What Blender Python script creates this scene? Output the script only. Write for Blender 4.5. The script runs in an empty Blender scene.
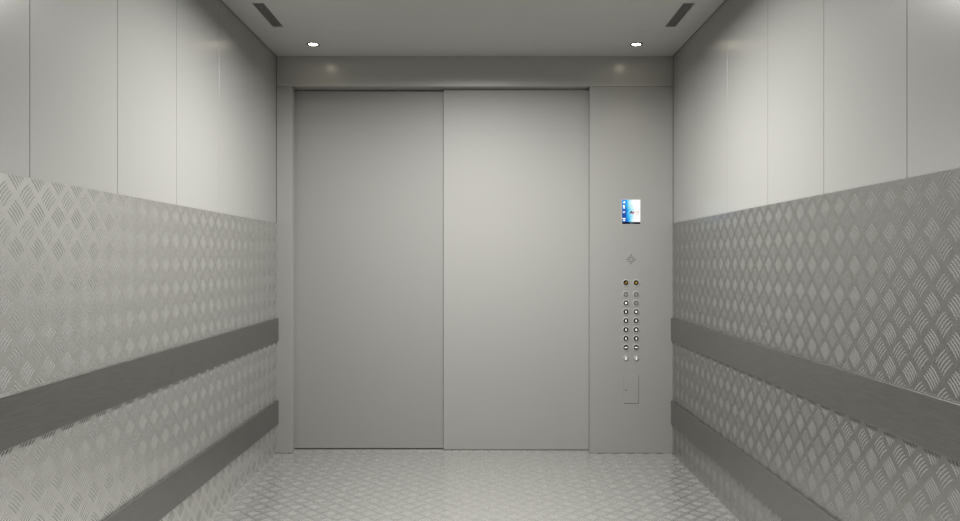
import bpy, bmesh, math
import numpy as np
from mathutils import Vector, Matrix

sc = bpy.context.scene
COL = sc.collection
sc.view_settings.view_transform = 'Standard'
sc.view_settings.look = 'None'
sc.view_settings.exposure = 0.0
sc.view_settings.gamma = 1.0
sc.cycles.caustics_reflective = False
sc.cycles.caustics_refractive = False
sc.cycles.blur_glossy = 0.5
sc.cycles.sample_clamp_indirect = 2.0
sc.cycles.use_adaptive_sampling = False

# ---------------------------------------------------------------- dimensions
FOC = 720.0                       # focal length in image widths of 960
S = 1.0 / 172.7                   # metres per pixel on the plane of the front wall
YF = FOC * S                      # front wall plane (camera stands at y = 0)
EYE = 192.8 * S                   # eye height
XL, XR = -203.7 * S, 193.2 * S      # side walls
H = EYE + 204.2 * S               # ceiling height
PITCH = 0.1095 * YF                 # width of one wall panel
NP = 10
YB = YF - NP * PITCH              # rear wall plane


def fx(px, z=1.0):                # photograph column -> x on the plane z*YF
    return (px - 480.0) * S * z


def fz(py, z=1.0):
    return EYE + (260.5 - py) * S * z


# ---------------------------------------------------------------- materials
def principled(name, col, rough=0.4, metal=0.0, spec=0.5, coat=0.0, coat_rough=0.1, emit=None, estr=0.0):
    m = bpy.data.materials.new(name)
    m.use_nodes = True
    b = m.node_tree.nodes['Principled BSDF']
    b.inputs['Base Color'].default_value = (*col, 1)
    b.inputs['Roughness'].default_value = rough
    b.inputs['Metallic'].default_value = metal
    b.inputs['Specular IOR Level'].default_value = spec
    b.inputs['Coat Weight'].default_value = coat
    b.inputs['Coat Roughness'].default_value = coat_rough
    if emit:
        b.inputs['Emission Color'].default_value = (*emit, 1)
        b.inputs['Emission Strength'].default_value = estr
    return m


def add_grain(m, scale=(1, 1, 1), nscale=60, amount=0.06, rough_amt=0.0, bump=0.0):
    """fine procedural mottling of colour / roughness, so no surface is dead flat"""
    nt = m.node_tree
    N, L = nt.nodes, nt.links
    b = N['Principled BSDF']
    tc = N.new('ShaderNodeTexCoord')
    mp = N.new('ShaderNodeMapping')
    mp.inputs['Scale'].default_value = scale
    nz = N.new('ShaderNodeTexNoise')
    nz.inputs['Scale'].default_value = nscale
    nz.inputs['Detail'].default_value = 3
    L.new(tc.outputs['Object'], mp.inputs['Vector'])
    L.new(mp.outputs['Vector'], nz.inputs['Vector'])
    c = b.inputs['Base Color'].default_value[:3]
    rp = N.new('ShaderNodeValToRGB')
    rp.color_ramp.elements[0].position = 0.3
    rp.color_ramp.elements[1].position = 0.7
    rp.color_ramp.elements[0].color = (*[x * (1 - amount) for x in c], 1)
    rp.color_ramp.elements[1].color = (*[min(1, x * (1 + amount)) for x in c], 1)
    L.new(nz.outputs['Fac'], rp.inputs['Fac'])
    L.new(rp.outputs['Color'], b.inputs['Base Color'])
    if rough_amt:
        r = b.inputs['Roughness'].default_value
        mr = N.new('ShaderNodeMapRange')
        mr.inputs['To Min'].default_value = r - rough_amt
        mr.inputs['To Max'].default_value = r + rough_amt
        L.new(nz.outputs['Fac'], mr.inputs['Value'])
        L.new(mr.outputs['Result'], b.inputs['Roughness'])
    if bump:
        bp = N.new('ShaderNodeBump')
        bp.inputs['Strength'].default_value = bump
        bp.inputs['Distance'].default_value = 0.001
        L.new(nz.outputs['Fac'], bp.inputs['Height'])
        L.new(bp.outputs['Normal'], b.inputs['Normal'])
    return m


M = {}
M['panel'] = add_grain(principled('pale_grey_panel', (0.38, 0.379, 0.367), 0.25, 0.0, 0.28), nscale=90, amount=0.012)
M['header'] = add_grain(principled('grey_header', (0.48, 0.478, 0.46), 0.25, 0.0, 0.6), nscale=90, amount=0.012)
M['door_shaded'] = add_grain(principled('door_steel_shaded', (0.345, 0.343, 0.332), 0.5, 0.0, 0.35), nscale=90, amount=0.012)  # left leaf toned darker to imitate the shading step at the seam
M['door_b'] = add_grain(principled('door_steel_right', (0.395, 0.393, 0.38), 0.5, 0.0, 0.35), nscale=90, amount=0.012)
M['cop'] = add_grain(principled('control_panel_steel', (0.38, 0.378, 0.365), 0.45, 0.0, 0.4), nscale=90, amount=0.012)
M['ceiling'] = add_grain(principled('grey_ceiling', (0.70, 0.698, 0.675), 0.5, 0.0, 0.4), nscale=60, amount=0.012)
M['tread'] = add_grain(principled('tread_plate_aluminium_lit', (0.82, 0.818, 0.80), 0.30, 1.0, 0.5), nscale=40, amount=0.03, rough_amt=0.03)  # left plate, colour lightened to imitate its bright reflections
M['tread_shaded'] = add_grain(principled('tread_plate_aluminium_shaded', (0.44, 0.438, 0.424), 0.29, 1.0, 0.5), nscale=40, amount=0.03, rough_amt=0.03)  # same plate, colour darkened to imitate dim reflections on the right
M['tread_f'] = add_grain(principled('tread_plate_floor', (0.88, 0.878, 0.86), 0.27, 0.9, 0.5), nscale=25, amount=0.04, rough_amt=0.04)
M['bar'] = principled('tread_bar_left', (0.285, 0.283, 0.271), 0.6, 0.0, 0.2)  # plain matte grey bars of the left plate
M['bar_shaded'] = principled('tread_bar_shaded', (0.235, 0.233, 0.223), 0.6, 0.0, 0.2)  # darker copy of the bars, right-hand shade put into the colour
M['bar_floor'] = principled('tread_bar_floor', (0.29, 0.288, 0.277), 0.6, 0.0, 0.2)
M['rail'] = add_grain(principled('brushed_dark_steel', (0.26, 0.258, 0.246), 0.32, 0.9, 0.5), scale=(1, 0.06, 1), nscale=260, amount=0.10, rough_amt=0.03)
M['sill'] = add_grain(principled('door_sill_aluminium', (0.62, 0.61, 0.58), 0.35, 0.7), scale=(0.1, 1, 1), nscale=200, amount=0.05)
M['dark'] = principled('dark_gap', (0.02, 0.02, 0.018), 0.7)
M['vent'] = add_grain(principled('vent_dark_grey', (0.16, 0.157, 0.145), 0.6), nscale=200, amount=0.1)
M['ventframe'] = principled('vent_frame_grey', (0.42, 0.415, 0.39), 0.45)
M['trimring'] = principled('downlight_ring', (0.03, 0.03, 0.025), 0.5, 0.0)
M['lens'] = principled('downlight_lens', (0.9, 0.9, 0.88), 0.3, emit=(1.0, 0.88, 0.66), estr=22.0)
M['ring'] = principled('button_ring_steel', (0.52, 0.515, 0.50), 0.5, 0.0)
M['keyface'] = principled('switch_face', (0.38, 0.378, 0.365), 0.5)
M['cap'] = principled('button_black', (0.012, 0.012, 0.012), 0.6, spec=0.15)
M['capgrey'] = principled('button_grey', (0.13, 0.13, 0.125), 0.6, spec=0.2)
M['white'] = principled('mark_white', (0.9, 0.9, 0.88), 0.5, emit=(1, 1, 0.97), estr=0.35)
M['greymark'] = principled('mark_grey', (0.45, 0.45, 0.43), 0.5)
M['yellow'] = principled('mark_yellow', (0.50, 0.30, 0.05), 0.5)
M['hole'] = principled('grille_hole', (0.23, 0.228, 0.217), 0.7)
M['plate'] = add_grain(principled('hatch_steel', (0.38, 0.378, 0.365), 0.45, 0.0, 0.4), nscale=90, amount=0.012)


def emission_ramp(name, stops, axis='X', strength=1.0):
    m = bpy.data.materials.new(name)
    m.use_nodes = True
    nt = m.node_tree
    N, L = nt.nodes, nt.links
    b = N['Principled BSDF']
    tc = N.new('ShaderNodeTexCoord')
    sx = N.new('ShaderNodeSeparateXYZ')
    L.new(tc.outputs['Generated'], sx.inputs['Vector'])
    rp = N.new('ShaderNodeValToRGB')
    el = rp.color_ramp.elements
    while len(el) < len(stops):
        el.new(0.5)
    for e, (p, c) in zip(el, stops):
        e.position = p
        e.color = (*c, 1)
    if axis == 'XZ':              # bright upper right, blue towards lower left
        ma = N.new('ShaderNodeMath'); ma.operation = 'MULTIPLY_ADD'
        ma.inputs[1].default_value = 0.45
        mb = N.new('ShaderNodeMath'); mb.operation = 'MULTIPLY'
        mb.inputs[1].default_value = 0.8
        L.new(sx.outputs['X'], mb.inputs[0])
        wv = N.new('ShaderNodeTexNoise'); wv.inputs['Scale'].default_value = 3.0
        L.new(tc.outputs['Generated'], wv.inputs['Vector'])
        mc = N.new('ShaderNodeMath'); mc.operation = 'MULTIPLY_ADD'
        mc.inputs[1].default_value = 0.4; 
        L.new(wv.outputs['Fac'], mc.inputs[0]); L.new(mb.outputs[0], mc.inputs[2])
        L.new(sx.outputs['Z'], ma.inputs[0]); ma.inputs[1].default_value = 0.15
        L.new(mc.outputs[0], ma.inputs[2])
        L.new(ma.outputs[0], rp.inputs['Fac'])
    else:
        L.new(sx.outputs[axis], rp.inputs['Fac'])
    b.inputs['Base Color'].default_value = (0.02, 0.02, 0.02, 1)
    b.inputs['Roughness'].default_value = 0.5
    b.inputs['Specular IOR Level'].default_value = 0.05
    L.new(rp.outputs['Color'], b.inputs['Emission Color'])
    b.inputs['Emission Strength'].default_value = strength
    return m


M['scr'] = emission_ramp('screen_picture', [(0.24, (0.0, 0.10, 0.52)), (0.40, (0.02, 0.50, 0.92)), (0.58, (0.50, 0.88, 1.0)), (0.76, (1, 1, 1))], 'XZ', 1.0)
M['scrbar'] = emission_ramp('screen_side_bar', [(0.0, (0.0, 0.12, 0.50)), (0.35, (0.0, 0.05, 0.35)), (0.7, (0.0, 0.16, 0.62)), (1.0, (0.02, 0.35, 0.85))], 'Z', 1.0)
M['scrfoot'] = principled('screen_foot_bar', (0.004, 0.004, 0.006), 0.5, spec=0.05, emit=(0.0, 0.002, 0.012), estr=1.0)
M['scrwhite'] = principled('screen_white', (0.5, 0.5, 0.5), 0.3, emit=(0.85, 0.92, 1), estr=0.9)
M['scrcap'] = principled('screen_caption', (0.2, 0.2, 0.2), 0.5, spec=0.1, emit=(0.5, 0.55, 0.6), estr=0.4)
M['scrred'] = principled('screen_red', (0.3, 0.05, 0.05), 0.3, emit=(0.55, 0.10, 0.12), estr=0.6)
M['scrpink'] = principled('screen_pink', (0.3, 0.2, 0.2), 0.3, emit=(0.85, 0.45, 0.42), estr=0.8)
M['scrdark'] = principled('screen_dark', (0.03, 0.03, 0.05), 0.3, emit=(0.05, 0.04, 0.12), estr=0.5)
M['bezel'] = principled('screen_bezel', (0.48, 0.475, 0.46), 0.4, 0.0)


# ---------------------------------------------------------------- helpers
def link(name, me, mat, parent=None, kind=None, label=None, cat=None, group=None, loc=None):
    o = bpy.data.objects.new(name, me)
    COL.objects.link(o)
    if mat is not None:
        me.materials.append(mat)
    if parent is not None:
        o.parent = parent
    if loc is not None:
        o.location = loc
    return tag(o, label, cat, group, kind)


def tag(o, label=None, cat=None, group=None, kind=None):
    if label: o['label'] = label
    if cat: o['category'] = cat
    if group: o['group'] = group
    if kind: o['kind'] = kind
    return o


def empty(name, loc, label=None, cat=None, group=None, kind=None):
    o = bpy.data.objects.new(name, None)
    o.empty_display_size = 0.05
    COL.objects.link(o)
    o.location = loc
    return tag(o, label, cat, group, kind)


def bm_mesh(name, bm, smooth=None):
    me = bpy.data.meshes.new(name)
    bmesh.ops.recalc_face_normals(bm, faces=bm.faces)
    bm.to_mesh(me)
    bm.free()
    if smooth:
        for p in me.polygons:
            p.use_smooth = True
        me.set_sharp_from_angle(angle=math.radians(smooth))
    return me


def bx(bm, x0, x1, y0, y1, z0, z1, bev=0.0, seg=2):
    r = bmesh.ops.create_cube(bm, size=1.0)
    vs = r['verts']
    bmesh.ops.scale(bm, verts=vs, vec=(x1 - x0, y1 - y0, z1 - z0))
    bmesh.ops.translate(bm, verts=vs, vec=((x0 + x1) / 2, (y0 + y1) / 2, (z0 + z1) / 2))
    if bev:
        es = list({e for v in vs for e in v.link_edges})
        bmesh.ops.bevel(bm, geom=es, offset=bev, segments=seg, affect='EDGES', profile=0.6)


def box_mesh(name, *a, **k):
    bm = bmesh.new()
    bx(bm, *a, **k)
    return bm_mesh(name, bm)


def lathe(bm, prof, n=32, axis='Y', closed=False):
    """prof: (radius, height) pairs; revolved about axis. Height runs along +axis"""
    rings = []
    for r, h in prof:
        ring = []
        if r < 1e-7:
            ring = [bm.verts.new((0, h, 0) if axis == 'Y' else (0, 0, h))]
        else:
            for i in range(n):
                a = 2 * math.pi * i / n
                c, s = r * math.cos(a), r * math.sin(a)
                ring.append(bm.verts.new((c, h, s) if axis == 'Y' else (c, s, h)))
        rings.append(ring)
    pairs = list(zip(rings, rings[1:]))
    if closed:
        pairs.append((rings[-1], rings[0]))
    for A, B in pairs:
        for i in range(n):
            j = (i + 1) % n
            if len(A) == 1 and len(B) == 1:
                continue
            if len(A) == 1:
                bm.faces.new((A[0], B[i], B[j]))
            elif len(B) == 1:
                bm.faces.new((A[i], A[j], B[0]))
            else:
                bm.faces.new((A[i], A[j], B[j], B[i]))


def lathe_mesh(name, prof, n=32, axis='Y', closed=False):
    bm = bmesh.new()
    lathe(bm, prof, n, axis, closed)
    return bm_mesh(name, bm, smooth=35)


# ---------------------------------------------------------------- five-bar tread plate
GP = PITCH_5BAR = 15.8 * S        # pattern pitch
BAR_L, BAR_S, BAR_W, BAR_H = 0.052, 0.0098, 0.0048, 0.0004


def tread_arrays(u0, u1, v0, v1, uo=0.0, vo=0.0, k=1.0):
    """raised bars on the rectangle (u,v); returns verts (u,v,height) and quad faces"""
    GP = PITCH_5BAR * k
    A = []
    iu = range(int((u0 - uo) / GP) - 2, int((u1 - uo) / GP) + 3)
    iv = range(int((v0 - vo) / GP) - 2, int((v1 - vo) / GP) + 3)
    for i in iu:
        for j in iv:
            A.append((uo + i * GP, vo + j * GP, 0.25 * math.pi))
            A.append((uo + (i + .5) * GP, vo + (j + .5) * GP, -0.25 * math.pi))
    A = np.array(A)
    ts = np.array([-1, -0.8, -0.4, 0.0, 0.4, 0.8, 1.0])
    wid = np.array([0.25, 0.8, 1, 1, 1, 0.8, 0.25]) * BAR_W * k / 2
    hgt = np.array([0.0, 0.8, 1, 1, 1, 0.8, 0.0]) * BAR_H
    off = (np.arange(5) - 2) * BAR_S * k
    bow = 0.0028 * k
    # local verts of one bar: stations x 5 across
    across = np.array([-1, -0.78, 0, 0.78, 1.0])
    hh = np.array([0, 0.97, 1, 0.97, 0])
    nb = len(A) * 5
    lu = np.zeros((5, len(ts), 5)); lv = np.zeros_like(lu); lh = np.zeros_like(lu)
    for m in range(5):
        lu[m] = (ts * BAR_L * k / 2)[:, None]
        lv[m] = off[m] + (bow * (1 - ts ** 2) - bow * 0.5)[:, None] + wid[:, None] * across[None, :]
        lh[m] = hgt[:, None] * hh[None, :]
    c, s = np.cos(A[:, 2]), np.sin(A[:, 2])
    U = A[:, 0, None, None, None] + c[:, None, None, None] * lu - s[:, None, None, None] * lv
    V = A[:, 1, None, None, None] + s[:, None, None, None] * lu + c[:, None, None, None] * lv
    Hh = np.broadcast_to(lh, U.shape)
    n = len(ts) * 5
    U = U.reshape(nb, n); V = V.reshape(nb, n); Hh = Hh.reshape(nb, n)
    e = 0.001
    inside = ((U > u0 + e) & (U < u1 - e) & (V > v0 + e) & (V < v1 - e)).sum(1) > n * 0.25
    U, V, Hh = np.clip(U[inside], u0 + e, u1 - e), np.clip(V[inside], v0 + e, v1 - e), Hh[inside]
    nb = len(U)
    q = []
    for a in range(len(ts) - 1):
        for b in range(4):
            q.append((a * 5 + b, (a + 1) * 5 + b, (a + 1) * 5 + b + 1, a * 5 + b + 1))
    q = np.array(q)
    F = (np.arange(nb) * n)[:, None, None] + q[None]
    return np.stack([U.ravel(), V.ravel(), Hh.ravel()], 1), F.reshape(-1, 4)


def tread_mesh(name, plane, u0, u1, v0, v1, base, thick, flat, uo=0.0, vo=0.0, k=1.0):
    """plane: 'L' (faces +x), 'R' (faces -x), 'F' (faces +z). base = coordinate of the flat face."""
    P, F = tread_arrays(u0, u1, v0, v1, uo, vo, k)
    C = np.array([(u, v, h) for h in (-thick, 0.0) for u, v in ((u0, v0), (u1, v0), (u1, v1), (u0, v1))])
    Q = np.array([(4, 5, 6, 7), (3, 2, 1, 0), (0, 1, 5, 4), (1, 2, 6, 5), (2, 3, 7, 6), (3, 0, 4, 7)])
    P = np.concatenate([C, P]); F = np.concatenate([Q, F + 8])
    if plane == 'F':
        W = np.stack([P[:, 0], P[:, 1], base + P[:, 2]], 1)
    elif plane == 'L':
        W = np.stack([base + P[:, 2], P[:, 0], P[:, 1]], 1)
    else:
        W = np.stack([base - P[:, 2], P[:, 0], P[:, 1]], 1)
        F = F[:, ::-1]
    me = bpy.data.meshes.new(name)
    me.vertices.add(len(W)); me.vertices.foreach_set('co', W.astype(np.float32).ravel())
    me.loops.add(F.size); me.loops.foreach_set('vertex_index', F.astype(np.int32).ravel())
    me.polygons.add(len(F))
    me.polygons.foreach_set('loop_start', (np.arange(len(F)) * 4).astype(np.int32))
    sm = np.zeros(len(F), bool)
    me.polygons.foreach_set('use_smooth', sm)
    me.update(calc_edges=True)
    me.materials.append(flat); me.materials.append(M[{'F': 'bar_floor', 'L': 'bar', 'R': 'bar_shaded'}[plane]])
    mi = np.ones(len(F), np.int32); mi[:6] = 0
    me.polygons.foreach_set('material_index', mi)
    me.validate()
    return me


# ---------------------------------------------------------------- the setting
# floor
fl = link('floor', tread_mesh('floor', 'F', XL + 0.001, XR - 0.001, YB, YF + 0.050, 0.0, 0.02, M['tread_f'], uo=0.02, vo=0.03, k=0.93), None,
          kind='structure', label='bare metal lift floor of raised five-bar tread plate', cat='floor')

# ceiling: flat panels with hairline joints
ceil = empty('ceiling', (0, 0, H), 'plain grey lift ceiling with hairline panel joints', 'ceiling', kind='structure')
GAPX = 0.004
VX = [(-181.0 * S, -171.6 * S), (161.4 * S, 170.6 * S)]
VY = (0.793 * YF, 0.8734 * YF)


def ceil_panel(x0, x1, y0, y1):
    link('ceiling_panel', box_mesh('ceiling_panel', x0, x1, y0, y1, 0.0, 0.014, bev=0.0008, seg=1), M['ceiling'], ceil)


JG = 0.0012
for k in range(0, NP, 1):
    y1 = YF - k * PITCH - (JG / 2 if k else 0.0)
    y0 = YF - (k + 1) * PITCH + JG / 2
    if k == 1:                    # this panel carries the two vent slots: cut round them
        bm = bmesh.new()
        xs = [XL + GAPX, VX[0][0], VX[0][1], VX[1][0], VX[1][1], XR - GAPX]
        ys = [y0, VY[0], VY[1], y1]
        for i in range(5):
            for j in range(3):
                if i in (1, 3) and j == 1:
                    continue
                bx(bm, xs[i], xs[i + 1], ys[j], ys[j + 1], 0, 0.014)
        bmesh.ops.remove_doubles(bm, verts=bm.verts, dist=1e-6)
        # drop the inner faces between neighbouring cells
        seen = {}
        for f in bm.faces:
            seen.setdefault(tuple(sorted(v.index for v in f.verts)), []).append(f)
        bm.verts.index_update()
        seen = {}
        for f in bm.faces:
            seen.setdefault(tuple(sorted(v.index for v in f.verts)), []).append(f)
        bmesh.ops.delete(bm, geom=[f for fs in seen.values() if len(fs) > 1 for f in fs], context='FACES_ONLY')
        link('ceiling_panel', bm_mesh('ceiling_panel', bm), M['ceiling'], ceil)
    else:
        ceil_panel(XL + GAPX, XR - GAPX, y0, y1)
link('backing_sheet', box_mesh('backing_sheet', XL - 0.03, XR + 0.03, YB, YF + 0.12, 0.040, 0.050), M['dark'], ceil)

# side walls: smooth panels above, backing behind
ZP = fz(223.3)                    # top edge of the tread plate
GAP = 0.0020
for side, X, sg in (('left', XL, 1), ('right', XR, -1)):
    w = empty('wall_' + side, (X, 0, 0), 'smooth pale grey lift wall panels on the %s above the tread plate' % side, 'wall', kind='structure')
    for k in range(NP):
        y1 = YF - k * PITCH - (GAP / 2 if k else 0.001)
        y0 = YF - (k + 1) * PITCH + GAP / 2
        a, b = (-0.016, 0.0) if sg > 0 else (0.0, 0.016)
        link('wall_panel', box_mesh('wall_panel', a, b, y0, y1, ZP - 0.05, H + 0.02, bev=0.0006, seg=1), M['panel'], w)
    a, b = (-0.030, -0.017) if sg > 0 else (0.017, 0.030)
    link('wall_backing', box_mesh('wall_backing', a, b, YB, YF + 0.12, -0.02, H + 0.05), M['dark'], w)

# rear wall, behind the camera
rw = empty('wall_rear', (0, YB, 0), 'smooth pale grey rear wall of the lift', 'wall', kind='structure')
n = 5
wdt = (XR - XL) / n
for k in range(n):
    link('wall_panel', box_mesh('wall_panel', XL + k * wdt + .0014, XL + (k + 1) * wdt - .0014, -0.016, -0.001, 0.0, H + 0.02, bev=0.0016), M['panel'], rw)

# front wall: left jamb post and header
DL, DR = fx(292.0), fx(590.0)     # door opening
ZH = fz(86.4)                     # underside of the header
RC = 0.064                        # depth of the door recess
wf = empty('wall_front', (0, YF, 0), 'grey steel lift front with narrow side post and header over the doors', 'wall', kind='structure')
link('header', box_mesh('header', XL + 0.001, XR - 0.001, 0.0, RC + 0.05, ZH, H + 0.02, bev=0.0014), M['header'], wf)
link('jamb_post', box_mesh('jamb_post', XL + 0.001, DL, 0.0, RC - 0.006, 0.001, ZH - 0.0012, bev=0.0022), M['cop'], wf)

# sliding doors: the right leaf runs in front of the left one
XM = fx(443.6)
link('door_1', box_mesh('door_1', DL - 0.05, XM + 0.05, YF + RC + 0.026, YF + RC + 0.052, 0.006, ZH - 0.004, bev=0.002), M['door_shaded'],
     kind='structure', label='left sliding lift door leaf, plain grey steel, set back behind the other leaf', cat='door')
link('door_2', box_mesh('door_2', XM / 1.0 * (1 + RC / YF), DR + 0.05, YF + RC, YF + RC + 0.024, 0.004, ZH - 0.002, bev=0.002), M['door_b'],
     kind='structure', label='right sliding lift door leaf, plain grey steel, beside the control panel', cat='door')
link('trim_1', box_mesh('trim_1', XL, XR, YF + 0.0505, YF + RC + 0.07, -0.02, 0.0005, bev=0.0004, seg=1), M['sill'],
     kind='structure', label='thin pale metal sill strip at the foot of the lift doors', cat='door sill')

# ---------------------------------------------------------------- tread-plate wainscots and bumper rails
PT = 0.004
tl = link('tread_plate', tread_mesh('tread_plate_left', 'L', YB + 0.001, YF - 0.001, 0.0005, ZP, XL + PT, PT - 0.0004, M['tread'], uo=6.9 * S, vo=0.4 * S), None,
          label='five-bar tread plate, tone brightened as if lit, covering the lower left wall behind two bumper rails', cat='wall cladding', group='tread plate wall cladding')
tr = link('tread_plate', tread_mesh('tread_plate_right', 'R', YB + 0.001, YF - 0.001, 0.0005, ZP, XR - PT, PT - 0.0004, M['tread_shaded'], uo=-1.4 * S - GP / 2, vo=-7.6 * S - GP / 2), None,
          label='five-bar tread plate, tone darkened as if shaded, covering the lower right wall below the white panels', cat='wall cladding', group='tread plate wall cladding')


def rail_mesh(sg, X, z0, z1):
    """flat bar with a small chamfer along both inner edges"""
    t0, t1, ch = PT + BAR_H, 0.0165, 0.004
    prof = [(t0, z0), (t1 - ch, z0), (t1, z0 + ch), (t1, z1 - 0.0015), (t1 - 0.0015, z1), (t0, z1)]
    y0, y1 = YB + 0.01, YF - 0.012
    bm = bmesh.new()
    A = [bm.verts.new((sg * t, y0, z)) for t, z in prof]
    B = [bm.verts.new((sg * t, y1, z)) for t, z in prof]
    nn = len(prof)
    for i in range(nn):
        j = (i + 1) % nn
        bm.faces.new((A[i], A[j], B[j], B[i]))
    bm.faces.new(A); bm.faces.new(B[::-1])
    return bm_mesh('bumper_rail', bm)


RAILS = [(fz(341.2), fz(317.8)), (fz(424.0), fz(400.0))]
for sg, X, word in ((1, XL, 'left'), (-1, XR, 'right')):
    for (z0, z1), pos in zip(RAILS, ('upper', 'lower')):
        where = 'at waist height' if pos == 'upper' else 'just above the floor'
        link('bumper_rail', rail_mesh(sg, X, z0, z1), M['rail'], loc=(X, 0, 0),
             label='%s dark brushed steel bumper rail on the %s wall, %s' % (pos, word, where), cat='rail', group='bumper rails')

# ---------------------------------------------------------------- ceiling fittings
for (x0, x1), word in zip(VX, ('left', 'right')):
    cx, cy = (x0 + x1) / 2, (VY[0] + VY[1]) / 2
    v = empty('ceiling_vent', (cx, cy, H), 'narrow dark ceiling vent slot along the %s wall' % word, 'vent', 'ceiling vents')
    hx, hy = (x1 - x0) / 2, (VY[1] - VY[0]) / 2
    bm = bmesh.new()
    for a in ((-hx, -hx + .0015, -hy, hy), (hx - .0015, hx, -hy, hy), (-hx + .0015, hx - .0015, -hy, -hy + .003), (-hx + .0015, hx - .0015, hy - .003, hy)):
        bx(bm, *a, -0.001, 0.013)
    link('frame', bm_mesh('vent_frame', bm), M['ventframe'], v)
    bm = bmesh.new()
    ns = 40
    for i in range(ns):           # fine cross slats
        yy = -hy + .004 + (i + .5) * (2 * hy - .008) / ns
        r = bmesh.ops.create_cube(bm, size=1.0)
        bmesh.ops.scale(bm, verts=r['verts'], vec=(2 * hx - .003, .0012, .009))
        bmesh.ops.rotate(bm, verts=r['verts'], cent=(0, 0, 0), matrix=Matrix.Rotation(math.radians(40), 3, 'X'))
        bmesh.ops.translate(bm, verts=r['verts'], vec=(0, yy, .007))
    link('grille', bm_mesh('vent_grille', bm), M['vent'], v)
    link('duct', box_mesh('vent_duct', -hx + .001, hx - .001, -hy + .001, hy - .001, .016, .030), M['dark'], v)

lens_me = lathe_mesh('downlight_lens', [(0.0, -0.0022), (0.014, -0.0020), (0.0235, -0.001), (0.0240, 0.0)], 40, 'Z')
ring_me = lathe_mesh('downlight_ring', [(0.0243, -0.0002), (0.0250, -0.0030), (0.0305, -0.0042), (0.0335, -0.0030), (0.0342, 0.0)], 40, 'Z', closed=True)
SPX = ((313.2 - 480) * 0.944 * S, (636.4 - 480) * 0.944 * S)
for x, word in zip(SPX, ('left', 'right')):
    d = empty('recessed_downlight', (x, 0.944 * YF, H), 'small lit round ceiling downlight in the front %s corner' % word, 'downlight', 'ceiling downlights')
    if word == 'left':
        link('lens', lens_me, M['lens'], d); link('trim_ring', ring_me, M['trimring'], d)
    else:
        for nme, me in (('lens', lens_me), ('trim_ring', ring_me)):
            o = bpy.data.objects.new(nme, me); COL.objects.link(o); o.parent = d

# ---------------------------------------------------------------- control panel
cp = empty('control_panel', (fx(631), YF, 0), 'full-height grey steel lift control panel with screen and two button columns', 'control panel')
CX = fx(631)
link('faceplate', box_mesh('faceplate', DR - CX, XR - CX - 0.001, 0.0, RC - 0.006, 0.001, ZH - 0.0012, bev=0.0022), M['cop'], cp)


def px(p): return fx(p) - CX


def sbox(name, x0, x1, y0, y1, d0, d1, mat, parent, label=None, bev=0.0):
    """box given in photograph columns and rows on the panel; d = distance in front of the panel"""
    return link(name, box_mesh(name, px(x0), px(x1), -d1, -d0, fz(y1), fz(y0), bev=bev, seg=1), mat, parent, label=label)


# screen
scr = sbox('display_screen', 621.2, 641.0, 199.0, 225.0, -0.002, 0.0012, M['bezel'], cp, 'lit blue and white portrait screen with pale bezel', bev=0.0005)
sbox('picture', 625.8, 640.2, 199.8, 222.0, 0.0012, 0.0018, M['scr'], scr, 'white picture fading to cyan blue')
sbox('side_bar', 622.0, 625.8, 199.8, 222.0, 0.0012, 0.0018, M['scrbar'], scr, 'deep blue strip of icons')
sbox('foot_bar', 622.0, 640.2, 222.0, 224.0, 0.0012, 0.0018, M['scrfoot'], scr, 'black caption strip')


def poly_mesh(name, polys, d0=0.0018, d1=0.0022):
    """flat prisms from outlines in photograph coordinates"""
    bm = bmesh.new()
    for P in polys:
        a = [bm.verts.new((px(x), -d0, fz(y))) for x, y in P]
        b = [bm.verts.new((px(x), -d1, fz(y))) for x, y in P]
        k = len(P)
        for i in range(k):
            j = (i + 1) % k
            bm.faces.new((a[i], a[j], b[j], b[i]))
        bm.faces.new(b)
    return bm_mesh(name, bm)


def R(x0, x1, y0, y1): return [(x0, y0), (x1, y0), (x1, y1), (x0, y1)]


link('icon', poly_mesh('icon_arrow', [[(622.8, 203.2), (624.0, 201.2), (625.0, 201.2), (625.2, 203.2)]]), M['scrwhite'], scr)
link('icon', poly_mesh('icon_floor', [[(622.8, 205.2), (625.0, 205.2), (624.6, 208.8), (623.6, 208.8)]]), M['scrwhite'], scr)
link('icon', poly_mesh('icon_lines', [R(622.6, 625.2, 211.4, 211.9), R(622.6, 625.0, 212.5, 212.9)]), M['scrwhite'], scr)
link('icon', poly_mesh('icon_clock', [R(622.3, 625.6, 218.2, 219.0), R(623.2, 625.0, 219.7, 221.0)]), M['scrwhite'], scr)
link('emblem', poly_mesh('emblem_dark', [[(629.0, 213.4), (631.0, 211.0), (632.2, 211.2), (632.6, 213.2), (631.2, 212.8), (630.4, 213.6)],
                                        R(632.6, 633.4, 213.9, 214.4)]), M['scrdark'], scr)
link('emblem', poly_mesh('emblem_red', [[(631.0, 213.6), (633.0, 211.8), (634.6, 211.8), (633.6, 213.6)], R(629.4, 631.0, 212.9, 213.6)]), M['scrred'], scr)
link('emblem', poly_mesh('emblem_pink', [R(635.8, 636.5, 211.3, 213.8), R(636.9, 638.6, 211.3, 212.2), R(637.8, 638.6, 212.2, 213.8), R(636.0, 638.0, 214.3, 214.8)]), M['scrpink'], scr)
link('caption', poly_mesh('caption', [R(630.2, 630.8, 222.7, 223.3), R(631.3, 632.0, 222.8, 223.3), R(632.4, 633.0, 222.7, 223.3)]), M['scrcap'], scr)

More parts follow.
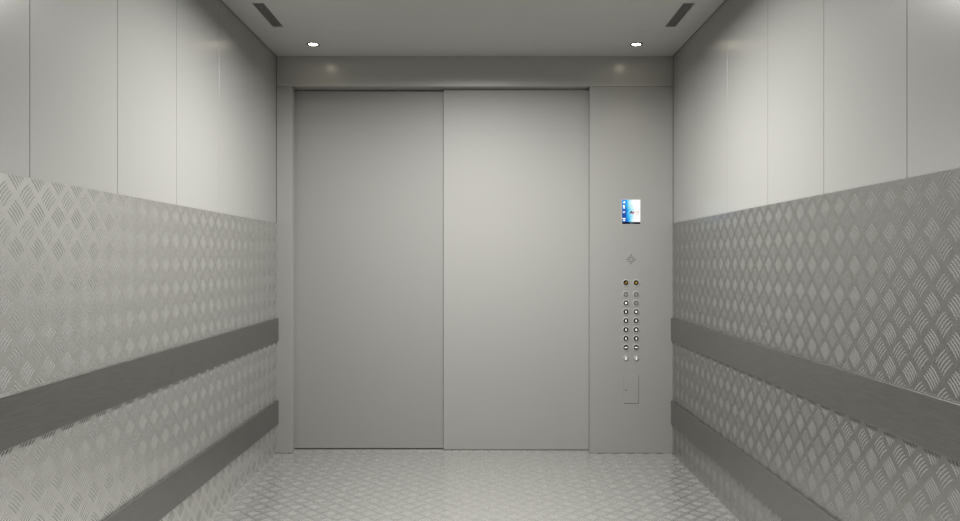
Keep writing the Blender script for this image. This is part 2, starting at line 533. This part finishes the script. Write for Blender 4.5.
# speaker grille: a round cluster of sound holes
bm = bmesh.new()
q = 2.05
for i in range(-2, 3):
    for j in range(-2, 3):
        if (i, j) == (0, 0) or abs(i) + abs(j) > 2:
            continue
        c = (px(631.1 + i * q), fz(259.4 + j * q))
        ring = [bm.verts.new((c[0] + .0054 * math.cos(t * math.pi / 6), -0.0006, c[1] + .0054 * math.sin(t * math.pi / 6))) for t in range(12)]
        base = [bm.verts.new((v.co.x, 0.0005, v.co.z)) for v in ring]
        bm.faces.new(ring)
        for t in range(12):
            bm.faces.new((ring[t], ring[(t + 1) % 12], base[(t + 1) % 12], base[t]))
link('speaker_grille', bm_mesh('speaker_grille', bm), M['hole'], cp, label='round cluster of dark sound holes')

# buttons
ring_m = lathe_mesh('button_ring', [(0.0150, 0.0), (0.0152, -0.0026), (0.0188, -0.0026), (0.0196, -0.0018), (0.0198, 0.0)], 28, 'Y', closed=True)
cap_m = lathe_mesh('button_cap', [(0.0, -0.0028), (0.009, -0.0027), (0.0140, -0.0022), (0.0149, -0.0010), (0.0149, 0.0)], 28, 'Y')


def disc_mesh(name, rx, rz, y0=-0.0038, y1=-0.0030, n=20, inner=None, cx=0.0, cz=0.0, bm=None):
    own = bm is None
    bm = bm or bmesh.new()
    o = [(cx + rx * math.cos(2 * math.pi * t / n), cz + rz * math.sin(2 * math.pi * t / n)) for t in range(n)]
    f = [bm.verts.new((x, y0, z)) for x, z in o]
    b = [bm.verts.new((x, y1, z)) for x, z in o]
    for t in range(n):
        bm.faces.new((f[t], f[(t + 1) % n], b[(t + 1) % n], b[t]))
    bm.faces.new(f)
    return bm_mesh(name, bm) if own else None


oval = disc_mesh('mark_oval', 0.0042, 0.0072)
rnd = disc_mesh('mark_round', 0.0062, 0.0068)
bar = disc_mesh('mark_bar', 0.0098, 0.0036)
bm = bmesh.new()
for a, b in ((1, 0), (-1, 0), (0, 1), (0, -1)):
    disc_mesh('', 0.0034, 0.0034, cx=a * .0062, cz=b * .0062, n=12, bm=bm)
four = bm_mesh('mark_four', bm)
bm = bmesh.new()
vs = [(-.008, -.006), (-.002, -.007), (.008, .004), (.006, .008), (0, .004)]
f = [bm.verts.new((x, -.0038, z)) for x, z in vs]; b = [bm.verts.new((x, -.003, z)) for x, z in vs]
bm.faces.new(f)
for i in range(5):
    bm.faces.new((f[i], f[(i + 1) % 5], b[(i + 1) % 5], b[i]))
bell = bm_mesh('mark_bell', bm)
star = disc_mesh('mark_disc', 0.0060, 0.0060)
for me, mt in ((ring_m, 'ring'), (cap_m, 'cap'), (oval, 'white'), (rnd, 'white'), (bar, 'white'), (four, 'greymark'), (bell, 'yellow'), (star, 'yellow')):
    me.materials.append(M[mt])
capg = cap_m.copy(); capg.materials[0] = M['capgrey']

ROWS = [282.7, 294.4, 303.0, 311.8, 320.7, 329.7, 338.5, 347.4]
MARKS = [(bell, star), (four, four), (rnd, four), (oval, rnd), (oval, oval), (oval, rnd), (oval, oval), (bar, bar)]
for r, (y, mk) in enumerate(zip(ROWS, MARKS)):
    for c, x in enumerate((625.9, 636.1)):
        b = bpy.data.objects.new('button', ring_m); COL.objects.link(b); b.parent = cp
        b.location = (px(x), 0, fz(y))
        if r == 0: b['label'] = 'button with yellow symbol'
        if r == 1: b['label'] = 'button with grey symbol'
        if r == 7: b['label'] = 'button with white bar'
        k = bpy.data.objects.new('cap', capg if mk[c] is four else cap_m); COL.objects.link(k); k.parent = b
        s = bpy.data.objects.new('symbol', mk[c]); COL.objects.link(s); s.parent = b

key_m = lathe_mesh('key_switch', [(0.0, -0.0040), (0.011, -0.0040), (0.0150, -0.0030), (0.0170, 0.0)], 28, 'Y')
key_m.materials.append(M['keyface'])
slot_m = box_mesh('key_slot', -0.0036, 0.0036, -0.0052, -0.0036, -0.0085, 0.0085, bev=0.0006, seg=1)
slot_m.materials.append(M['white'])
for x in (625.9, 636.3):
    k = bpy.data.objects.new('key_switch', key_m); COL.objects.link(k); k.parent = cp; k.location = (px(x), 0, fz(358.2))
    k['label'] = 'pale round switch with white slot'
    s = bpy.data.objects.new('slot', slot_m); COL.objects.link(s); s.parent = k

# service hatch with a keyhole
hp = sbox('service_hatch', 624.0, 638.4, 375.5, 403.2, -0.001, 0.0016, M['plate'], cp, 'flush rectangular cover plate with keyhole', bev=0.0008)
sbox('edge_gap', 623.8, 638.9, 375.3, 403.75, -0.001, 0.0006, M['hole'], hp)
lk = link('lock', lathe_mesh('lock', [(0.0, -0.0034), (0.0045, -0.0032), (0.0055, -0.0014)], 20, 'Y'), M['hole'], hp, loc=(px(626.2), 0, fz(390.0)))

# ---------------------------------------------------------------- light
def area(name, loc, sx, sy, power, col, rot=(0, 0, 0), spread=180):
    l = bpy.data.lights.new(name, 'AREA')
    l.shape = 'RECTANGLE'; l.size = sx; l.size_y = sy; l.energy = power; l.color = col
    l.spread = math.radians(spread)
    o = bpy.data.objects.new(name, l); COL.objects.link(o); o.location = loc; o.rotation_euler = rot
    return o


WARM = (1.0, 0.985, 0.945)
area('overhead_light', (-0.03, 2.85, H - 0.012), 0.5, 0.45, 67, WARM, spread=170)
area('overhead_light', (-0.03, 0.85, H - 0.012), 0.5, 1.0, 44, WARM, spread=118)  # unseen fill light, added to brighten the near walls
for i, x in enumerate(SPX):
    l = bpy.data.lights.new('downlight_lamp', 'SPOT'); l.energy = 3.0; l.spot_size = math.radians(95); l.spot_blend = 1.0
    l.color = (1.0, 0.93, 0.8); l.shadow_soft_size = 0.025
    o = bpy.data.objects.new('downlight_lamp', l); COL.objects.link(o); o.location = (x, 0.944 * YF, H - 0.006)

w = bpy.data.worlds.new('World'); sc.world = w
w.use_nodes = True
w.node_tree.nodes['Background'].inputs['Color'].default_value = (0.5, 0.5, 0.48, 1)
w.node_tree.nodes['Background'].inputs['Strength'].default_value = 0.05

# ---------------------------------------------------------------- camera
cam = bpy.data.cameras.new('camera')
cam.sensor_width = 36.0
cam.lens = 36.0 * FOC / 960.0
cam.clip_start = 0.02
co = bpy.data.objects.new('camera', cam); COL.objects.link(co)
co.location = (0, 0, EYE); co.rotation_euler = (math.radians(90), 0, 0)
sc.camera = co
